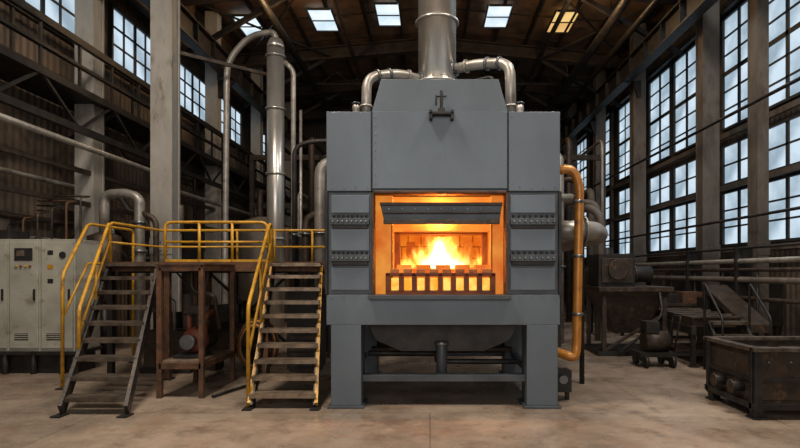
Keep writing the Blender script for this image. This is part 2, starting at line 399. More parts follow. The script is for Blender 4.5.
for y in (11.6,13.75,16.3,21.2,24.7,28.4): o.beam('mullion_post','coldark',(XR-.18,y,0),(XR-.18,y,10.9),.12,.22)
o.finish()
o=Obj('pipe_run',(8.2,12,2))
for z,r,m,xx in ((2.05,.06,'galv',7.25),(1.85,.045,'rustdk',7.25),(1.62,.07,'coldark',7.25),(3.05,.035,'dark',7.2),(5.62,.04,'dark',7.3),(2.35,.03,'dark',7.25),(1.2,.05,'rustdk',7.3)):
    o.tube('pipe',m,[(xx,3,z),(xx,31,z)],r,seg=10)
for y in (6.25,12.8,15.15,20.15,24.65,29.45):
    o.box('pipe_bracket','dark',7.15,7.55,y-.32,y-.26,1.1,2.4)
for i in range(14):
    y=9+i*1.4; o.tube('drop','dark',[(7.25,y,1.85),(7.25,y,.05)],.03,seg=8)
for i in range(7):
    y=9.5+i*1.7; o.box('wall_cabinet',random.choice(('dark','rustdk')),8.2,8.55,y,y+.6,.5,1.6+.2*(i%2))
o.finish()

# ------------------------------------------------------------------ FURNACE
Y0=7.05; Y1=9.6
F=Obj('industrial_furnace',((-1.36+1.72)/2,8.3,0))
xl,xr=-1.37,1.72; ol,orr=-.77,1.03
for a,b in ((-1.31,-.91),(1.28,1.69)):
    for y in (Y0,Y1-.45):
        F.box('legs','grey',a,b,y,y+.4,0.03,1.1)
        F.box('foot_plates','grey_d',a-.04,b+.04,y-.04,y+.44,0,.03)
F.box('lower_rail','grey_d',-.91,1.28,Y0+.1,Y0+.25,.33,.42)
F.box('lower_rail','grey_d',-.91,1.28,Y1-.3,Y1-.15,.33,.42)
for a in (-1.15,1.45): F.box('lower_side_rail','grey_d',a-.06,a+.06,Y0+.4,Y1-.45,.33,.42)
F.box('bed_frame','grey',xl,xr,Y0,Y1,1.10,1.50)
F.box('bed_lip','grey_d',ol-.03,orr+.03,Y0-.10,Y0+.02,1.44,1.50)
for a,b in ((xl+.02,ol),(orr,xr-.02)):
    F.box('side_pier','grey_d',a,b,Y0+.02,Y1,1.5,2.87)
F.box('upper_shell','grey',xl,xr,Y0+.04,Y1,2.87,3.90)
F.box('upper_panel','grey',xl,ol-.01,Y0,Y0+.05,2.87,3.92)
F.box('upper_panel','grey',ol+.01,orr-.01,Y0-.015,Y0+.05,2.90,3.92)
F.box('upper_panel','grey',orr+.01,xr,Y0,Y0+.05,2.87,3.92)
F.frustum('hood','grey',(ol,orr,Y0+.0,Y1-.1),3.92,(ol+.12,orr-.12,Y0+.03,Y1-.5),4.36)
F.frustum('hood_side','grey_d',(xl+.1,xr-.1,Y0+.3,Y1-.1),3.9,(ol,orr,Y0+.5,Y1-.4),4.12)
F.box('roof_flange','grey_d',xl-.01,xr+.01,Y0+.02,Y1+.01,3.885,3.905)
for px_ in (ol,orr):
    F.box('panel_seam','seam',px_-.012,px_+.012,Y0-.001,Y0+.03,2.87,3.92)
    for i in range(9): F.cyl('bolts','bolt',(px_+.05,Y0-.016,2.97+i*.11),(px_+.05,Y0-.028,2.97+i*.11),.009,seg=6)
F.box('panel_seam','seam',xl+.01,xr-.01,Y0+.005,Y0+.03,2.855,2.872)
for i in range(20):
    x=xl+.08+i*.155; F.cyl('bolts','bolt',(x,Y0,1.47),(x,Y0-.012,1.47),.010,seg=6)
    if x<ol-.03 or x>orr+.03: F.cyl('bolts','bolt',(x,Y0,2.92),(x,Y0-.012,2.92),.010,seg=6)
cx=.15
F.box('lifting_bracket','dark',cx-.16,cx+.16,Y0-.13,Y0-.015,3.85,3.885)
F.box('lifting_bracket','dark',cx-.16,cx-.12,Y0-.13,Y0-.015,3.79,3.91); F.box('lifting_bracket','dark',cx+.12,cx+.16,Y0-.13,Y0-.015,3.79,3.91)
F.cyl('lifting_bracket','dark',(cx,Y0-.07,3.87),(cx,Y0-.07,4.18),.018)
F.box('lifting_bracket','dark',cx-.045,cx+.045,Y0-.09,Y0-.05,3.88,3.95)
F.cyl('lifting_bracket','dark',(cx-.07,Y0-.07,4.12),(cx-.07,Y0-.07,3.98),.01); F.cyl('lifting_bracket','dark',(cx-.07,Y0-.07,4.1),(cx+.07,Y0-.07,4.1),.012)
for (a,b) in ((xl+.06,ol-.03),(orr+.03,xr-.06)):
    for z in (1.94,2.42):
        F.box('hinge_bar','grey_d',a,b,Y0-.05,Y0+.03,z,z+.09)
        F.box('hinge_bar','dark',a+.02,b-.02,Y0-.03,Y0+.03,z-.05,z)
        n=8
        for i in range(n):
            x=a+.04+(b-a-.08)*i/(n-1)
            F.cyl('hinge_bolts','bolt',(x,Y0-.05,z+.045),(x,Y0-.09,z+.045),.016,seg=8)
            F.cyl('hinge_bolts','dark',(x,Y0-.02,z+.09),(x,Y0-.02,z+.14),.013,seg=8)
    F.box('pier_plate','grey',a,b,Y0,Y0+.03,2.58,2.82)
    F.box('pier_plate','grey',a,b,Y0,Y0+.03,2.08,2.38)
    F.box('pier_plate','grey',a,b,Y0,Y0+.03,1.56,1.86)
F.box('rim','dark',xl-.02,xl+.02,Y0-.01,Y0+.1,1.5,2.87); F.box('rim','dark',xr-.02,xr+.02,Y0-.01,Y0+.1,1.5,2.87)
F.box('door_frame','rust',ol,ol+.03,Y0-.03,Y0+.2,1.5,2.87); F.box('door_frame','rust',orr-.03,orr,Y0-.03,Y0+.2,1.5,2.87)
F.box('door_frame','rust',ol,orr,Y0-.03,Y0+.2,2.84,2.87)
F.box('hot_jamb','hotf',ol+.03,ol+.26,Y0+.22,Y0+.45,1.5,2.84)
F.box('hot_jamb','hotf',orr-.20,orr-.03,Y0+.22,Y0+.45,1.5,2.84)
F.box('hot_lintel','hotf',ol+.05,orr-.05,Y0+.32,Y0+.45,2.36,2.84)
F.box('jamb_seam','hotbk',ol+.24,ol+.265,Y0+.20,Y0+.23,1.5,2.44); F.box('jamb_seam','hotbk',orr-.205,orr-.18,Y0+.20,Y0+.23,1.5,2.44)
# raised guillotine door
F.prism('raised_door','grey_d',[(ol+.10,2.72),(orr-.06,2.72),(orr-.10,2.46),(ol+.16,2.46)],Y0+.10,Y0+.18)
F.box('raised_door_rib','rustdk',ol+.10,orr-.06,Y0+.07,Y0+.12,2.69,2.73)
F.box('raised_door_rib','rustdk',ol+.15,orr-.10,Y0+.06,Y0+.12,2.58,2.60)
F.box('raised_door_rib','rustdk',ol+.15,orr-.10,Y0+.05,Y0+.12,2.44,2.50)
for i in range(9): F.cyl('raised_door_bolts','bolt',(ol+.22+i*.175,Y0+.10,2.645),(ol+.22+i*.175,Y0+.08,2.645),.014,seg=8)
# chamber
F.box('chamber_back','hotb',ol,orr,Y1-.5,Y1-.4,1.5,2.83)
F.box('chamber_side','hotb',ol,ol+.2,Y0+.45,Y1-.3,1.5,2.83); F.box('chamber_side','hotb',orr-.16,orr,Y0+.45,Y1-.3,1.5,2.83)
F.box('chamber_roof','hot',ol,orr,Y0+.45,Y1-.3,2.42,2.83)
F.box('hearth','hot',ol+.1,orr-.1,Y0+.3,Y1-.3,1.5,1.56)
F.box('inner_frame','hotbk',ol+.26,ol+.34,Y0+.62,Y0+.72,1.5,2.42); F.box('inner_frame','hotbk',orr-.28,orr-.20,Y0+.62,Y0+.72,1.5,2.42)
F.box('inner_frame','hotbk',ol+.26,orr-.20,Y0+.62,Y0+.72,2.34,2.42)
for j in range(4):
    z=1.62+j*.2
    F.box('brick_course','hotbk',ol+.2,orr-.16,Y1-.52,Y1-.5,z,z+.018)
    for i in range(7):
        x=ol+.28+i*.22+(j%2)*.11
        F.box('brick_joint','hotbk',x,x+.016,Y1-.52,Y1-.5,z,z+.2)
for x in (ol+.38,orr-.46): F.box('brick_pier','hot',x,x+.14,Y1-.75,Y1-.5,1.56,2.3)
F.prism('inner_sill','hotb',[(Y0+.55,1.56),(Y0+.55,1.84),(Y0+1.2,1.92),(Y0+1.2,1.56)],ol+.2,orr-.16,axis='x')
ra,rb=-.56,.84; n=8; w=(rb-ra)/n
F.box('ingot_rack','hotrk',ra-.03,rb+.03,Y0+.03,Y0+.26,1.50,1.55)
F.box('ingot_rack','hotrk',ra-.03,rb+.03,Y0+.03,Y0+.22,1.74,1.79)
for i in range(n+1):
    x=ra+i*w; F.box('ingot_rack','hotrk',x-.03,x+.03,Y0+.03,Y0+.22,1.53,1.78)
for i in range(n):
    x=ra+i*w; F.box('ingots','ingot',x+.042,x+w-.042,Y0+.08,Y0+.24,1.555,1.72)
    F.box('ingot_caps','hotbk',x+.03,x+w-.03,Y0+.08,Y0+.26,1.79,1.84)
for i in range(5):
    x=ra+.1+i*.27; F.box('hot_billet','hotf',x,x+.2,Y0+.30,Y0+.5,1.56,1.9)
F.prism('belly_hopper','dark',[(-.88,1.1),(1.25,1.1),(1.1,.85),(.75,.70),(-.4,.70),(-.75,.85)],Y0+.35,Y1-.4)
F.cyl('drain_spout','grey_d',(.16,Y0+.3,.85),(.16,Y0+.3,.42),.075); F.cyl('drain_spout','bolt',(.16,Y0+.3,.84),(.16,Y0+.3,.80),.10)
F.tube('under_pipes','dark',[(-.9,Y0+.7,.62),(.1,Y0+.7,.62),(.1,Y0+.7,.5),(1.27,Y0+.7,.5)],.04)
F.tube('under_pipes','rustdk',[(-.9,Y0+1.2,.6),(1.27,Y0+1.2,.6)],.05)
F.box('rear_skirt','dark',-.91,1.28,Y1-.12,Y1-.08,.45,1.1)
F.finish(bevel=.006)

FL=Obj('furnace_flames',(.17,Y0+.85,1.84)); FL.box('flame_gas','flame',-.44,.80,Y0+.52,Y0+1.25,1.84,2.33); FL.finish()

C=Obj('exhaust_chimney_stack',(.11,8.2,4.3))
cx,cy=.11,8.2
C.lathe('stack_base','steel',(cx,cy,4.365),[(.42,0),(.42,.05),(.33,.09),(.29,.27),(.29,.30)])
C.cyl('stack','steel',(cx,cy,4.6),(cx,cy,11.95),.29,seg=40)
for z in (4.62,4.66,5.6,6.9): C.lathe('stack_flange','steel',(cx,cy,z),[(.30,0),(.335,.0),(.335,.03),(.30,.03)],seg=40)
for i in range(14):
    a=2*math.pi*i/14; C.cyl('flange_bolts','bolt',(cx+.31*math.cos(a),cy+.31*math.sin(a),4.60),(cx+.31*math.cos(a),cy+.31*math.sin(a),4.73),.012,seg=6)
def toppipe(o,pts,r):
    o.tube('branch_pipe','galv',pts,r,bend=.2,seg=16,k=8)
    for i in (0,len(pts)-1):
        a=Vector(pts[i]); d=(Vector(pts[1 if i==0 else i-1])-a).normalized()
        o.cyl('branch_flange','bolt',a,a+d*.04,r*1.5)
        o.cyl('branch_flange','galv',a+d*.2,a+d*.23,r*1.35)
    m=(Vector(pts[1])+Vector(pts[2]))/2; d=(Vector(pts[2])-Vector(pts[1])).normalized()
    for t in (-.1,.1): o.cyl('branch_clamp','bolt',m+d*(t-.015),m+d*(t+.015),r*1.3)
toppipe(C,[(-.15,8.1,4.72),(-.45,7.9,4.74),(-.90,7.6,4.58),(-.90,7.5,3.91)],.07)
toppipe(C,[(.36,8.1,4.88),(.7,7.9,4.88),(1.14,7.6,4.78),(1.14,7.5,3.91)],.075)
C.tube('small_line','dark',[(.45,8.0,4.36),(.45,8.0,4.62),(.9,7.7,4.62),(.9,7.6,4.3)],.025)
for x in (-1.02,1.24):
    C.lathe('valve_body','galv',(x,7.35,3.91),[(.06,0),(.06,.05),(.035,.07),(.05,.12),(.05,.18),(.02,.2)])
    C.cyl('valve_wheel','bolt',(x,7.35,4.12),(x,7.35,4.13),.06)
C.finish()

o=Obj('ochre_gas_pipe',(1.95,7.3,1.2))
o.tube('pipe','ochre',[(1.73,7.4,3.20),(1.98,7.4,3.24),(2.06,7.35,3.0),(2.02,7.35,.75),(1.98,7.3,.62),(1.73,7.4,.70)],.062,bend=.18,seg=18,k=8)
for z in (1.2,2.0,2.75): o.cyl('clamp','bolt',(2.035,7.35,z),(2.035,7.35,z+.04),.08)
o.finish()
o=Obj('air_inlet_duct',(2.0,8,2.4))
o.cyl('flange','ochre',(1.73,7.7,2.40),(1.80,7.7,2.40),.19,seg=28)
o.tube('duct','galv',[(1.74,7.7,2.40),(2.35,7.7,2.40),(2.75,8.6,2.40),(3.1,13,2.40)],.14,bend=.35,seg=24,k=8)
for p in ((2.15,7.7,2.4),(2.22,7.7,2.4)): o.cyl('duct_flange','galv',p,(p[0]+.03,p[1],p[2]),.19,seg=28)
for y in (11,12.8): o.beam('support','dark',(2.78+(y-8.6)*.08,y,0),(2.78+(y-8.6)*.08,y,2.27),.06,.06)
o.cyl('pipe2','galv',(1.73,8.6,3.0),(2.3,8.6,3.0),.06); o.tube('pipe2','dark',[(2.25,8.6,3.0),(2.45,8.6,3.0),(2.45,8.6,0)],.04)
o.finish()
o=Obj('gas_valve_box',(1.85,7.5,0))
o.box('box','dark',1.74,1.98,7.45,7.7,.12,.42); o.box('leg','dark',1.76,1.80,7.5,7.6,0,.12); o.box('leg','dark',1.92,1.96,7.5,7.6,0,.12)
o.cyl('gauge','bolt',(1.86,7.45,.3),(1.86,7.42,.3),.06)
o.finish()

# ------------------------------------------------------------------ PLATFORM, STAIRS, RAILS
ZD=1.95
P=Obj('steel_platform',(-3.5,9.5,0))
P.box('deck','stair',-5.4,-1.48,8.9,10.7,ZD-.05,ZD)
P.box('edge_channel','rust',-5.42,-1.46,8.86,8.9,ZD-.14,ZD+.02)
P.box('edge_channel','rust',-5.42,-1.46,10.7,10.74,ZD-.14,ZD+.02)
P.box('edge_channel','rust',-5.44,-5.4,8.86,10.74,ZD-.14,ZD+.02)
for x in (-5.35,-4.4,-2.75,-1.6):
    for y in (8.95,10.6): P.beam('post','rust' if x>-5 else 'dark',(x,y,0),(x,y,ZD-.05),.09,.09); P.box('foot','dark',x-.09,x+.09,y-.09,y+.09,0,.02)
for y in (9.3,9.8,10.3): P.beam('joist','dark',(-5.4,y,ZD-.11),(-1.48,y,ZD-.11),.07,.12)
P.beam('brace','dark',(-4.4,10.6,.3),(-2.75,10.6,1.8),.05,.05); P.beam('brace','dark',(-2.75,10.6,.3),(-4.4,10.6,1.8),.05,.05)
P.beam('brace','dark',(-5.35,10.6,.3),(-4.4,10.6,1.8),.05,.05)
zt=2.63; r=.026
P.tube('top_rail','yellow',[(-4.42,8.9,ZD),(-4.42,8.9,zt),(-2.72,8.9,zt),(-2.66,8.9,ZD)],r,bend=.12)
P.tube('mid_rail','yellow',[(-4.42,8.9,2.3),(-2.68,8.9,2.3)],r*.8)
for x in (-3.85,-3.3): P.tube('rail_post','yellow',[(x,8.9,ZD),(x,8.9,zt)],r*.9)
P.tube('top_rail','yellow',[(-5.38,8.95,ZD),(-5.38,8.95,zt),(-5.38,10.65,zt),(-1.55,10.65,zt),(-1.55,10.65,ZD)],r,bend=.12)
P.tube('mid_rail','yellow',[(-5.38,8.95,2.3),(-5.38,10.65,2.3),(-1.55,10.65,2.3)],r*.8)
for x in (-4.6,-3.85,-3.1,-2.35): P.tube('rail_post','yellow',[(x,10.65,ZD),(x,10.65,zt)],r*.9)
P.box('toe_board','yellow',-4.42,-2.66,8.88,8.89,ZD,ZD+.06)
P.tube('side_rail','ochre',[(-1.75,9.6,ZD),(-1.75,9.6,2.7),(-1.75,10.3,2.7),(-1.75,10.3,ZD)],r,bend=.1)
P.finish()

def stair(name,bl,br,tl,tr,zt,n,ms,mt,strh=.2,open_w=.24,nose=None):
    bl,br,tl,tr=[Vector((*p,0)) for p in (bl,br,tl,tr)]
    o=Obj(name,tuple((bl+br)/2)); nose=nose or ms
    up=Vector((0,0,zt))
    for a,b in ((bl,tl),(br,tr)):
        o.beam('stringer',ms,a+Vector((0,0,.06)),b+up-Vector((0,0,.06)),.045,strh)
    d=((tl+tr)-(bl+br)).normalized()
    for i in range(1,n+1):
        t=(i-.35)/n; z=zt*i/(n+.0)-.02
        a=bl.lerp(tl,t); b=br.lerp(tr,t)
        a3=a+Vector((0,0,z)); b3=b+Vector((0,0,z))
        o.beam('tread',mt,a3,b3,open_w,.035)
        o.beam('tread_nosing',nose,a3-d*open_w/2-Vector((0,0,.012)),b3-d*open_w/2-Vector((0,0,.012)),.02,.05)
    for a in (bl,br): o.box('foot','dark',a.x-.06,a.x+.06,a.y-.12,a.y+.06,0,.02)
    return o
s1=stair('steel_stairs',(-4.62,6.68),(-3.80,6.68),(-5.3,8.84),(-4.5,8.84),ZD,9,'stair','treadd',strh=.2,nose='treadd')
s1.tube('handrail','yellow',[(-4.84,7.35,.62),(-4.84,7.35,1.28),(-5.33,8.86,zt),(-5.33,8.9,ZD)],r,bend=.1)
s1.tube('handrail_mid','yellow',[(-4.84,7.35,.95),(-5.33,8.86,2.3)],r*.8)
s1.tube('handrail_post','yellow',[(-5.08,8.1,1.25),(-5.08,8.1,1.9)],r*.8)
s1.finish()
o=Obj('yellow_floor_guard_rail',(-5.7,8.6,0))
o.tube('rail','yellow',[(-5.65,8.2,0),(-5.65,8.2,1.75),(-5.9,9.2,zt),(-5.9,10.6,zt),(-5.9,10.6,0)],r,bend=.12)
o.tube('rail','yellow',[(-5.65,8.2,1.1),(-5.9,9.2,1.95),(-5.9,10.6,1.95)],r*.8)
o.box('foot','dark',-5.72,-5.58,8.13,8.27,0,.02); o.box('foot','dark',-5.97,-5.83,10.53,10.67,0,.02)
o.finish()
s2=stair('steel_stairs',(-2.38,7.02),(-1.50,7.02),(-2.62,8.84),(-1.80,8.84),ZD,10,'yellow','tread',strh=.07,open_w=.24,nose='tread')
for a,b in (((-2.35,7.05),(-2.59,8.84)),((-1.53,7.05),(-1.83,8.84))):
    s2.beam('inner_stringer','stair',(a[0],a[1],.0),(b[0],b[1],ZD-.14),.03,.18)
s2.tube('handrail','yellow',[(-2.42,7.1,0),(-2.42,7.1,1.35),(-2.62,8.7,zt-.05),(-2.64,8.88,zt-.05),(-2.64,8.88,ZD)],r,bend=.1)
s2.tube('handrail_mid','yellow',[(-2.42,7.1,.7),(-2.62,8.8,2.28)],r*.8)
s2.tube('handrail_post','yellow',[(-2.52,7.95,.95),(-2.52,7.95,1.95)],r*.8)
s2.finish()

S=Obj('rusty_machine_stand',(-3.5,8.3,0))
xa,xb,ya,yb=-3.86,-3.26,7.62,8.8
for x in (xa,xb):
    for y in (ya,yb): S.beam('leg','rust',(x,y,0),(x,y,1.86),.07,.07)
for z in (1.86,.46):
    for x in (xa,xb): S.beam('rail','rust',(x,ya,z),(x,yb,z),.07,.09)
    for y in (ya,yb): S.beam('rail','rust',(xa,y,z),(xb,y,z),.07,.09)
S.box('shelf','tread',xa,xb,ya,yb,.5,.53); S.box('top_plate','rust',xa-.05,xb+.05,ya-.05,yb,1.9,1.93)
x,y,z=-3.56,8.0,.53
S.box('pump_foot','dark',x-.2,x+.2,y-.2,y+.2,z,z+.05)
S.lathe('pump_volute','red',(x,y+.1,z+.24),[(.08,-.12),(.17,-.1),(.19,-.04),(.19,.04),(.17,.1),(.08,.12)],axis=(0,1,0),seg=28)
S.cyl('pump_inlet','rustdk',(x,y,z+.24),(x,y-.18,z+.24),.075); S.cyl('pump_inlet_flange','bolt',(x,y-.16,z+.24),(x,y-.20,z+.24),.11)
S.tube('pump_outlet','red',[(x+.13,y+.1,z+.3),(x+.13,y+.1,z+.6),(x+.13,y+.4,z+.65)],.05)
S.cyl('pump_outlet_flange','rustdk',(x+.13,y+.1,z+.5),(x+.13,y+.1,z+.54),.085)
S.cyl('valve_bonnet','red',(x-.1,y+.1,z+.4),(x-.1,y+.1,z+.62),.045); S.cyl('valve_wheel','dark',(x-.1,y+.1,z+.62),(x-.1,y+.1,z+.64),.10)
S.cyl('pump_motor','dark',(x,y+.25,z+.22),(x,y+.6,z+.22),.15)
S.box('gearbox','rustdk',x-.2,x+.12,y+.3,y+.65,z+.42,z+.75)
S.tube('hang_pipe','rustdk',[(x-.15,y+.3,1.88),(x-.15,y+.3,1.5),(x+.2,y+.3,1.45),(x+.2,y+.5,.9)],.04)
S.tube('hang_cable','dark',[(xb,ya+.2,1.8),(xb-.1,ya+.3,1.3),(x,ya+.4,1.5),(xa,ya+.5,1.8)],.015,bend=.25)
S.finish(bevel=.004)
o=Obj('hose_coil',(-3.1,9.2,0))
for k in range(7):
    pts=[(-2.98+(.24+.02*k)*math.cos(a*math.pi/8),9.05+.03*k,.54+(.34+.02*k)*math.sin(a*math.pi/8)) for a in range(17)]
    o.tube('coil',('rust','ochre','dark')[k%3],pts,.018,bend=.02,seg=8,k=2)
o.beam('hanger','dark',(-2.98,9.35,0),(-2.98,9.35,1.78),.05,.05)
o.tube('hose_tail','dark',[(-2.75,9.0,.4),(-2.7,8.7,.03),(-2.9,8.2,.03),(-3.1,7.6,.03)],.022,bend=.3,seg=8)
o.finish()
o=Obj('compressor_tank',(-3.6,9.9,0))
o.lathe('tank','rustdk',(-4.1,9.9,.6),[(.05,0),(.25,.05),(.3,.12),(.3,.85),(.25,.92),(.05,.97)],axis=(1,0,0))
for x in (-3.95,-3.35): o.box('saddle','rustdk',x-.05,x+.05,9.7,10.1,0,.42)
o.box('motor','dark',-3.9,-3.5,9.75,10.05,.88,1.2); o.cyl('pulley','dark',(-3.45,9.9,1.05),(-3.38,9.9,1.05),.22)
o.finish()
o=Obj('hydraulic_power_unit',(-4.7,9.8,0))
o.box('reservoir','rustdk',-5.1,-4.3,9.5,10.3,.1,.75); o.box('skid','dark',-5.15,-4.25,9.45,10.35,0,.1)
o.cyl('motor','dark',(-5.0,9.8,.92),(-4.55,9.8,.92),.15); o.cyl('accumulator','coldark',(-4.4,9.7,.75),(-4.4,9.7,1.4),.09)
o.tube('line','galv',[(-4.6,9.6,.75),(-4.6,9.6,1.3),(-4.9,9.6,1.3),(-4.9,9.6,1.75)],.03)
o.tube('line','rust',[(-4.75,9.55,.75),(-4.75,9.55,1.1),(-5.05,9.55,1.1),(-5.05,9.55,1.6)],.025)
o.finish()
o=Obj('pump_cabinet',(-2.25,9.7,0)); x,y=-2.25,9.7
o.box('body','dark',x-.3,x+.3,y-.2,y+.3,.08,1.5)
for i in range(5): o.box('louvre','rustdk',x-.24,x+.24,y-.225,y-.2,.3+i*.1,.36+i*.1)
o.box('plinth','rustdk',x-.26,x+.26,y-.15,y+.25,0,.08); o.finish()

T=Obj('stainless_flue_stack',(-3.9,13.2,0))
T.cyl('flue','steel',(-3.82,13.2,0),(-3.82,13.2,7.35),.21,seg=32)
T.lathe('cap','steel',(-3.82,13.2,7.3),[(.21,0),(.21,.1),(.15,.25),(.02,.32)],seg=32)
for z in (2.6,4.2,5.8,7.1): T.lathe('flange','steel',(-3.82,13.2,z),[(.22,0),(.25,0),(.25,.04),(.22,.04)],seg=32)
T.tube('slim_pipe','galv',[(-3.38,13.2,0),(-3.38,13.2,6.8),(-3.6,13.2,7.0)],.06,bend=.2)
T.tube('arch_pipe','galv',[(-3.82,13.2,7.35),(-3.82,13.2,7.75),(-4.5,13.3,7.7),(-5.1,13.4,7.1),(-5.15,13.4,2.0),(-5.15,13.4,0)],.075,bend=.5,k=10,seg=14)
T.tube('slim_pipe','galv',[(-3.2,13.2,0),(-3.2,13.2,5.8)],.035)
T.finish()
o=Obj('jib_crane_arm',(-4.5,13.6,8))
o.beam('arm','rustdk',(-5.9,12.35,6.9),(-4.0,13.6,6.8),.06,.08); o.finish()

o=Obj('process_pipe_cluster',(-1.8,11,0))
for x,y,z,rr,m in ((-2.35,11.4,4.1,.12,'galv'),(-2.1,11.2,3.7,.06,'galv'),(-2.7,11.6,3.0,.09,'rustdk'),(-3.0,11.8,4.6,.05,'dark')):
    o.tube('riser',m,[(x,y,0),(x,y,z),(x+.5,y,z+.1),(-1.0,y,z+.1)],rr,bend=.25,seg=14)
    o.cyl('flange','bolt',(x,y,2.6),(x,y,2.65),rr*1.4)
o.box('filter_body','dark',-3.0,-1.6,12,12.9,0,2.6); o.box('filter_rib','rustdk',-3.02,-1.58,11.98,12,1.2,1.3)
o.box('filter_rib','rustdk',-3.02,-1.58,11.98,12,2.3,2.4)
o.finish()
o=Obj('cyclone_separator',(-6.4,11.3,0))
o.tube('duct','galv',[(-6.1,11.2,0),(-6.1,11.2,3.35),(-6.35,11.2,3.45),(-6.9,11.3,3.45),(-6.9,11.3,2.6)],.10,bend=.22,seg=18)
o.cyl('flange','bolt',(-6.1,11.2,2.2),(-6.1,11.2,2.27),.15); o.cyl('flange','bolt',(-6.1,11.2,2.8),(-6.1,11.2,2.87),.15)
o.tube('duct_small','rustdk',[(-5.75,11.2,0),(-5.75,11.2,2.9),(-6.05,11.2,3.05)],.06,bend=.2)
o.lathe('cyclone','rustdk',(-6.9,11.3,1.1),[(.06,0),(.12,.1),(.32,.8),(.32,1.45),(.1,1.55)]); o.cyl('cyclone_leg','dark',(-6.9,11.3,0),(-6.9,11.3,1.15),.07)
o.finish()

Cb=Obj('electrical_cabinet',(-7.2,9.8,0))
ya,yb=9.4,10.1
xs=(-8.1,-7.42,-6.86,-6.25)
for i in range(3):
    a,b=xs[i],xs[i+1]
    Cb.box('carcass','beige',a+.005,b-.005,ya,yb,.4,2.38)
    Cb.box('door','beige',a+.03,b-.03,ya-.03,ya,.46,2.32)
    Cb.box('handle','dark',b-.10,b-.07,ya-.06,ya-.03,1.3,1.5)
    Cb.box('vent','dark',a+.12,b-.2,ya-.034,ya-.03,.6,.72)
    for k in range(3):
        Cb.box('vent_slat','beige',a+.12,b-.2,ya-.04,ya-.033,.62+k*.035,.635+k*.035)
Cb.box('control_panel','black',-7.3,-6.98,ya-.04,ya-.03,2.0,2.22)
Cb.box('display','tread',-7.26,-7.12,ya-.045,ya-.04,2.08,2.18)
for k in range(4): Cb.cyl('indicator','red' if k%2 else 'yellow',(-7.26+k*.08,ya-.03,1.9),(-7.26+k*.08,ya-.055,1.9),.02)
for k in range(3): Cb.box('warning_label','yellow' if k==1 else 'black',-6.72,-6.62,ya-.035,ya-.03,2.1-.25*k,2.18-.25*k)
Cb.cyl('meter','black',(-6.45,ya-.03,2.1),(-6.45,ya-.05,2.1),.06); Cb.cyl('meter','tread',(-7.7,ya-.03,2.1),(-7.7,ya-.05,2.1),.06)
Cb.box('plinth','dark',-8.1,-6.3,ya+.08,yb-.05,0,.4)
Cb.box('base_channel','dark',-8.15,-6.2,ya-.05,yb+.02,.34,.4)
for k in range(4): Cb.cyl('conduit','dark',(-8.0+k*.5,ya+.02,0),(-8.0+k*.5,ya+.02,.36),.05)
Cb.box('cabinet_top','dark',-7.9,-7.5,ya+.1,yb-.1,2.38,2.55)
for k in range(6):
    x=-7.9+k*.27; Cb.tube('conduit_top',('dark','rust','rustdk')[k%3],[(x,10.0,2.38),(x,10.0,2.7+.1*k),(x-.2,10.6,2.8+.1*k),(-7.95,10.8,2.85+.1*k)],.02,bend=.1,seg=8)
Cb.finish(bevel=.006)
o=Obj('background_press_machine',(-6.8,14.5,0))
o.box('body','rustdk',-7.4,-6.3,14,15.2,0,2.0); o.box('head','dark',-7.3,-6.4,13.9,15.1,2.0,2.9); o.cyl('ram','galv',(-6.85,14.4,2.9),(-6.85,14.4,3.6),.18)
for x in (-7.2,-6.5): o.cyl('tie_rod','galv',(x,13.85,.2),(x,13.85,2.8),.05)
o.finish()
o=Obj('background_tank',(-5.2,16.5,0))
o.lathe('tank','coldark',(-5.2,16.5,.5),[(.2,0),(.7,.3),(.7,2.6),(.6,2.85),(.15,3.0)],seg=28)
for a in range(3): o.cyl('leg','dark',(-5.2+.55*math.cos(a*2.1),16.5+.55*math.sin(a*2.1),0),(-5.2+.55*math.cos(a*2.1),16.5+.55*math.sin(a*2.1),1.0),.05)
o.finish()
for side,x0,x1,nm in ((-1,-7.0,-2.2,'pipe_rack'),(1,2.6,6.8,'pipe_rack')):
    o=Obj(nm,((x0+x1)/2,21,0))
    for x in (x0,(x0+x1)/2,x1):
        o.beam('post','darkb',(x,21,0),(x,21,6.4),.16,.16)
    for z in (3.0,4.4,6.3):
        o.beam('cross_beam','darkb',(x0,21,z),(x1,21,z),.14,.2)
    for i in range(9):
        z=(3.2,4.6,6.5)[i%3]; x=x0+.4+i*(x1-x0-.6)/9; rr=(.06,.11,.08,.13)[i%4]
        o.tube('pipe',('galv','rustdk','dark','coldark')[i%4],[(x,19.2,0),(x,19.2,z+rr),(x,30,z+rr)],rr,bend=.3,seg=10)
    o.finish()

# ------------------------------------------------------------------ right side machines
H=Obj('casting_hopper_machine',(4.4,12,0))
for x in (3.75,5.05):
    for y in (11.5,12.6): H.beam('leg','rustdk',(x,y,0),(x,y,1.45),.09,.09)
H.frustum('hopper','rustdk',(4.1,4.7,11.8,12.3),.45,(3.65,5.15,11.4,12.7),1.4)
H.box('hopper_rim','rustdk',3.6,5.2,11.35,12.75,1.38,1.48)
H.box('gear_housing','dark',3.7,4.5,11.7,12.5,1.48,2.2)
H.box('gear_cover','rustdk',3.76,4.44,11.66,11.7,1.56,2.1)
H.cyl('motor','dark',(4.5,12.1,1.75),(5.0,12.1,1.75),.18); H.cyl('motor_fin','rustdk',(4.6,12.1,1.75),(4.65,12.1,1.75),.21)
H.cyl('flywheel','rustdk',(4.1,11.66,1.85),(4.1,11.58,1.85),.22,seg=28)
H.box('skid','dark',3.6,5.2,11.4,12.7,0,.1); H.beam('brace','rustdk',(3.75,11.48,.1),(5.05,11.48,.9),.06,.06)
H.tube('feed_pipe','coldark',[(3.9,12.2,2.2),(3.9,12.2,3.1),(3.7,12.4,3.3),(3.7,12.7,3.3)],.09,bend=.2)
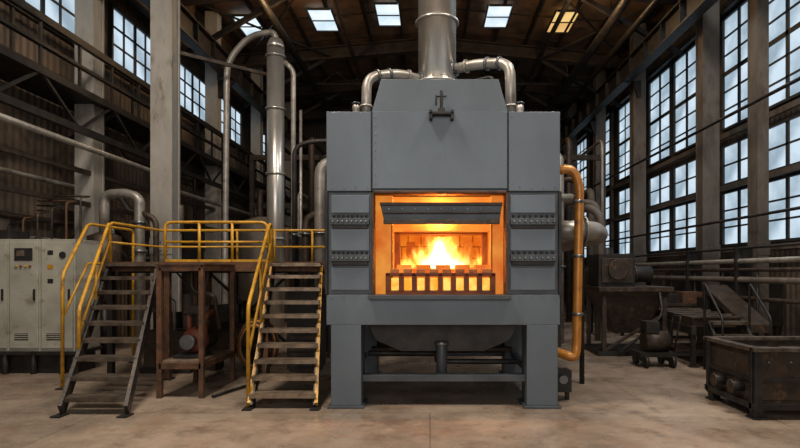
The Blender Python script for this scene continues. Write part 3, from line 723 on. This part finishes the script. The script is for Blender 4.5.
H.tube('hydraulic_line','dark',[(4.9,11.4,1.4),(4.9,11.2,.9),(4.4,11.25,.4),(4.0,11.3,.1)],.03,bend=.2)
H.finish(bevel=.008)
K=Obj('mould_conveyor_line',(5.4,11,0))
for i in range(5):
    y=10.3+i*.55; x=4.95+.08*i
    K.frustum('mould_tray','rustdk',(x+.05,x+.85,y-.18,y+.18),.75,(x,x+.95,y-.23,y+.23),.95)
    K.box('tray_lip','treadd',x-.02,x+.97,y-.25,y-.22,.93,.97)
K.beam('side_frame','dark',(4.95,10.0,.7),(5.3,12.9,.7),.08,.16); K.beam('side_frame','dark',(5.95,10.0,.7),(6.3,12.9,.7),.08,.16)
for y in (10.1,11.4,12.7):
    dx=(y-10)*.12
    for x in (4.97,5.95): K.beam('leg','dark',(x+dx,y,0),(x+dx,y,.7),.08,.08); K.box('foot','dark',x+dx-.08,x+dx+.08,y-.08,y+.08,0,.02)
    K.beam('cross','dark',(4.97+dx,y,.25),(5.95+dx,y,.25),.05,.06)
K.box('low_shelf','rustdk',5.0,5.95,10.1,11.4,.25,.28)
K.finish(bevel=.005)
st=stair('access_steps',(5.1,9.1),(5.75,9.1),(5.15,9.85),(5.8,9.85),.9,4,'dark','treadd',strh=.1,open_w=.2,nose='treadd')
st.tube('handrail','dark',[(5.85,9.15,0),(5.85,9.15,1.0),(5.9,9.85,1.6),(5.9,9.85,0)],.022,bend=.08)
st.tube('handrail','dark',[(5.02,9.15,0),(5.02,9.15,1.0),(5.07,9.85,1.6),(5.07,9.85,0)],.022,bend=.08); st.finish()
K=Obj('foundry_workbench',(6.3,13.8,0))
K.box('top','rustdk',5.7,7.0,13.2,14.3,.95,1.02)
for x in (5.75,6.95):
    for y in (13.25,14.25): K.beam('leg','dark',(x,y,0),(x,y,.95),.07,.07)
K.box('vise','dark',5.9,6.2,13.25,13.6,1.02,1.25); K.box('toolbox','rust',6.35,6.85,13.4,13.8,1.02,1.3)
K.finish(bevel=.005)
K=Obj('angled_chute_machine',(6.3,11.8,0))
K.prism('chute','rustdk',[(10.9,.55),(12.6,1.35),(12.6,1.5),(10.9,.72)],6.45,7.0,axis='x')
for y,z in ((11.0,.6),(12.5,1.3)):
    for x in (6.5,6.95): K.beam('leg','dark',(x,y,0),(x,y,z),.07,.07)
K.box('drive_box','dark',6.5,6.95,12.6,13.0,0,1.2)
K.finish(bevel=.005)
K=Obj('sand_mixer_machine',(5.2,15,0))
K.lathe('drum','rustdk',(5.1,15.4,.9),[(.2,0),(.6,.15),(.65,.9),(.6,1.0),(.3,1.15)],seg=24)
for a in range(4): K.cyl('leg','dark',(5.1+.5*math.cos(a*1.57+.7),15.4+.5*math.sin(a*1.57+.7),0),(5.1+.5*math.cos(a*1.57+.7),15.4+.5*math.sin(a*1.57+.7),1.1),.05)
K.cyl('motor','dark',(5.1,15.4,2.05),(5.1,15.4,2.5),.17)
K.finish()
K=Obj('brick_pallet_stack',(6.5,9.8,0))
for i in range(3):
    for j in range(3):
        for k in range(2): K.box('brick','brick',6.3+i*.24,6.52+i*.24,9.8+j*.13,9.92+j*.13,.12+k*.09,.2+k*.09)
K.box('pallet','rustdk',6.28,7.04,9.76,10.22,.08,.12)
for x in (6.3,6.65,6.96): K.box('pallet_block','rustdk',x,x+.06,9.76,10.22,0,.08)
K.finish()
K=Obj('scrap_bin',(6.6,15.7,0))
K.frustum('bin','rust',(6.2,6.9,15.7,16.4),0.0,(6.1,7.0,15.6,16.5),.7); K.box('rim','dark',6.06,7.04,15.56,16.54,.68,.74); K.finish()
K=Obj('mobile_pump_cart',(4.3,10.2,0))
K.box('chassis','dark',3.95,4.65,10.0,10.5,.2,.28)
for x in (4.05,4.55):
    for y in (10.0,10.5): K.cyl('wheel','dark',(x-.03,y,.11),(x+.03,y,.11),.11)
    K.box('axle_frame','dark',x-.02,x+.02,10.0,10.5,.1,.22)
K.cyl('tank','rustdk',(4.1,10.25,.47),(4.55,10.25,.47),.2); K.box('motor','dark',4.1,4.35,10.1,10.4,.64,.86)
K.tube('handle','dark',[(4.62,10.1,.28),(4.75,10.1,.95),(4.75,10.4,.95),(4.62,10.4,.28)],.018,bend=.05)
K.finish()

G=Obj('steel_quench_cart',(4.8,7,0))
x0,x1,y0,y1=3.98,5.8,6.5,7.6
t=.03
for (a,b,c,d) in ((x0,x1,y0,y0+t),(x0,x1,y1-t,y1),(x0,x0+t,y0+t,y1-t),(x1-t,x1,y0+t,y1-t)):
    G.box('tub_wall','rustdk',a,b,c,d,.22,.84)
G.box('tub_bottom','rustdk',x0,x1,y0,y1,.20,.24)
G.box('tub_fill','dark',x0+t,x1-t,y0+t,y1-t,.64,.70)
for (a,b,c,d) in ((x0-.06,x1+.06,y0-.06,y0+.05),(x0-.06,x1+.06,y1-.05,y1+.06),(x0-.06,x0+.05,y0,y1),(x1-.05,x1+.06,y0,y1)):
    G.box('rim','treadd',a,b,c,d,.83,.88)
for x in (x0,x0+.84,x1):
    G.box('front_rib','dark',x-.04,x+.04,y0-.05,y0,.1,.83)
for y in (y0+.02,y1-.06): G.box('side_rib','dark',x0-.05,x0,y,y+.06,.1,.83)
G.box('mid_band','dark',x0-.03,x1,y0-.03,y0,.45,.50); G.box('mid_band','dark',x0-.03,x0,y0,y1,.45,.50)
G.box('base_frame','dark',x0-.05,x1+.05,y0-.04,y1+.04,.12,.2)
for x in (x0+.04,x1-.04):
    for y in (y0+.06,y1-.06): G.box('leg','dark',x-.06,x+.06,y-.06,y+.06,.0,.2); G.box('foot','dark',x-.09,x+.09,y-.09,y+.09,0,.025)
for y in (6.8,7.2):
    G.cyl('valve','dark',(x0,y,.35),(x0-.14,y,.35),.07); G.cyl('valve_flange','rustdk',(x0-.14,y,.35),(x0-.16,y,.35),.085)
for i in range(6): G.cyl('rivets','bolt',(x0+.15+i*.27,y0,.70),(x0+.15+i*.27,y0-.015,.70),.018,seg=8)
for i in range(3): G.box('casting','rustdk',4.3+i*.4,4.55+i*.4,6.8,7.2,.70,.80)
G.finish(bevel=.006)

o=Obj('process_pipe_cluster',(3,14,0))
for x,y,z,rr,m in ((3.3,13.5,4.8,.09,'galv'),(3.9,14,4.2,.07,'rustdk'),(4.4,14.0,3.6,.08,'coldark')):
    o.tube('riser',m,[(x,y,0),(x,y,z),(x-.6,y+.3,z+.1),(x-.6,y+2.2,z+.1)],rr,bend=.25,seg=12)
    o.cyl('flange','bolt',(x,y,1.9),(x,y,1.96),rr*1.5)
o.finish()
o=Obj('dark_control_kiosk',(3.4,16.8,0))
o.box('body','dark',2.9,4.2,16.8,17.8,0,2.9); o.box('panel','coldark',3.05,4.05,16.77,16.8,1.2,2.6); o.box('roof','rustdk',2.85,4.25,16.75,17.85,2.9,2.98); o.finish(bevel=.01)
o=Obj('overhead_duct',(6,14,9.6))
o.tube('duct','dark',[(5.9,9,10.4),(5.9,18,9.9),(5.9,30,9.9)],.15,seg=16)
o.tube('duct','dark',[(6.5,6,9.6),(6.5,30,9.6)],.10,seg=12)
o.tube('duct','dark',[(4.6,12,10.8),(4.6,30,10.8)],.09,seg=12)
for y in (12,17.4,22.9,27): o.cyl('hanger','dark',(5.9,y,9.9),(5.9,y,11.3),.02); o.cyl('hanger','dark',(4.6,y,10.8),(4.6,y,11.3),.02)
o.finish()
o=Obj('overhead_duct',(-5,14,10))
o.tube('duct','dark',[(-5.2,6,10.2),(-5.2,30,10.2)],.12,seg=12); o.tube('duct','rustdk',[(-3.2,12,10.8),(-3.2,30,10.8)],.08,seg=12)
for y in (12,17.4,22.9,27): o.cyl('hanger','dark',(-5.2,y,10.2),(-5.2,y,11.4),.02); o.cyl('hanger','dark',(-3.2,y,10.8),(-3.2,y,11.5),.02)
o.finish()

# ------------------------------------------------------------------ lights
def area(name,loc,rot,sx,sy,p,c):
    l=D.lights.new(name,'AREA'); l.shape='RECTANGLE'; l.size=sx; l.size_y=sy; l.energy=p; l.color=c
    o=D.objects.new(name,l); o.location=loc; o.rotation_euler=[math.radians(a) for a in rot]; col.objects.link(o); return o
area('rear_fill_light',(0,YB+.3,4.8),(90,0,0),9,6,600,(1,.95,.90))  # added fill behind the camera for the furnace front; back wall is closed
area('roof_light_front',(4.4,4.8,11.0),(0,0,0),1.8,2,820,(1,.88,.75))
area('roof_light_front.001',(-3.6,4.6,11.0),(0,0,0),1.8,2,980,(1,.87,.73))
area('roof_light_rear',(5.6,12,10.6),(0,0,0),1.5,3,260,(.85,.93,1))
def pt(name,loc,p,c,r=.1):
    l=D.lights.new(name,'POINT'); l.energy=p; l.color=c; l.shadow_soft_size=r
    o=D.objects.new(name,l); o.location=loc; col.objects.link(o)
pt('furnace_fire_light',(.13,Y0+.24,2.57),110,(1,.36,.07),.04)
pt('roof_fill_light',(-4.5,17,9.5),200,(1,.62,.30),.3)  # pair of added points without fixtures, warm fill for the roof
pt('roof_fill_light.001',(4.5,17,9.5),200,(1,.62,.30),.3)
w=D.worlds.new('World'); bpy.context.scene.world=w; w.use_nodes=True
w.node_tree.nodes['Background'].inputs[0].default_value=(.6,.7,.8,1); w.node_tree.nodes['Background'].inputs[1].default_value=.3

c=D.cameras.new('camera'); c.sensor_width=36; c.lens=24; c.shift_x=-30/800; c.shift_y=48/800; c.clip_start=.05; c.clip_end=200
o=D.objects.new('camera',c); o.location=(0,0,1.8); o.rotation_euler=(math.radians(90),0,0); col.objects.link(o)
bpy.context.scene.camera=o
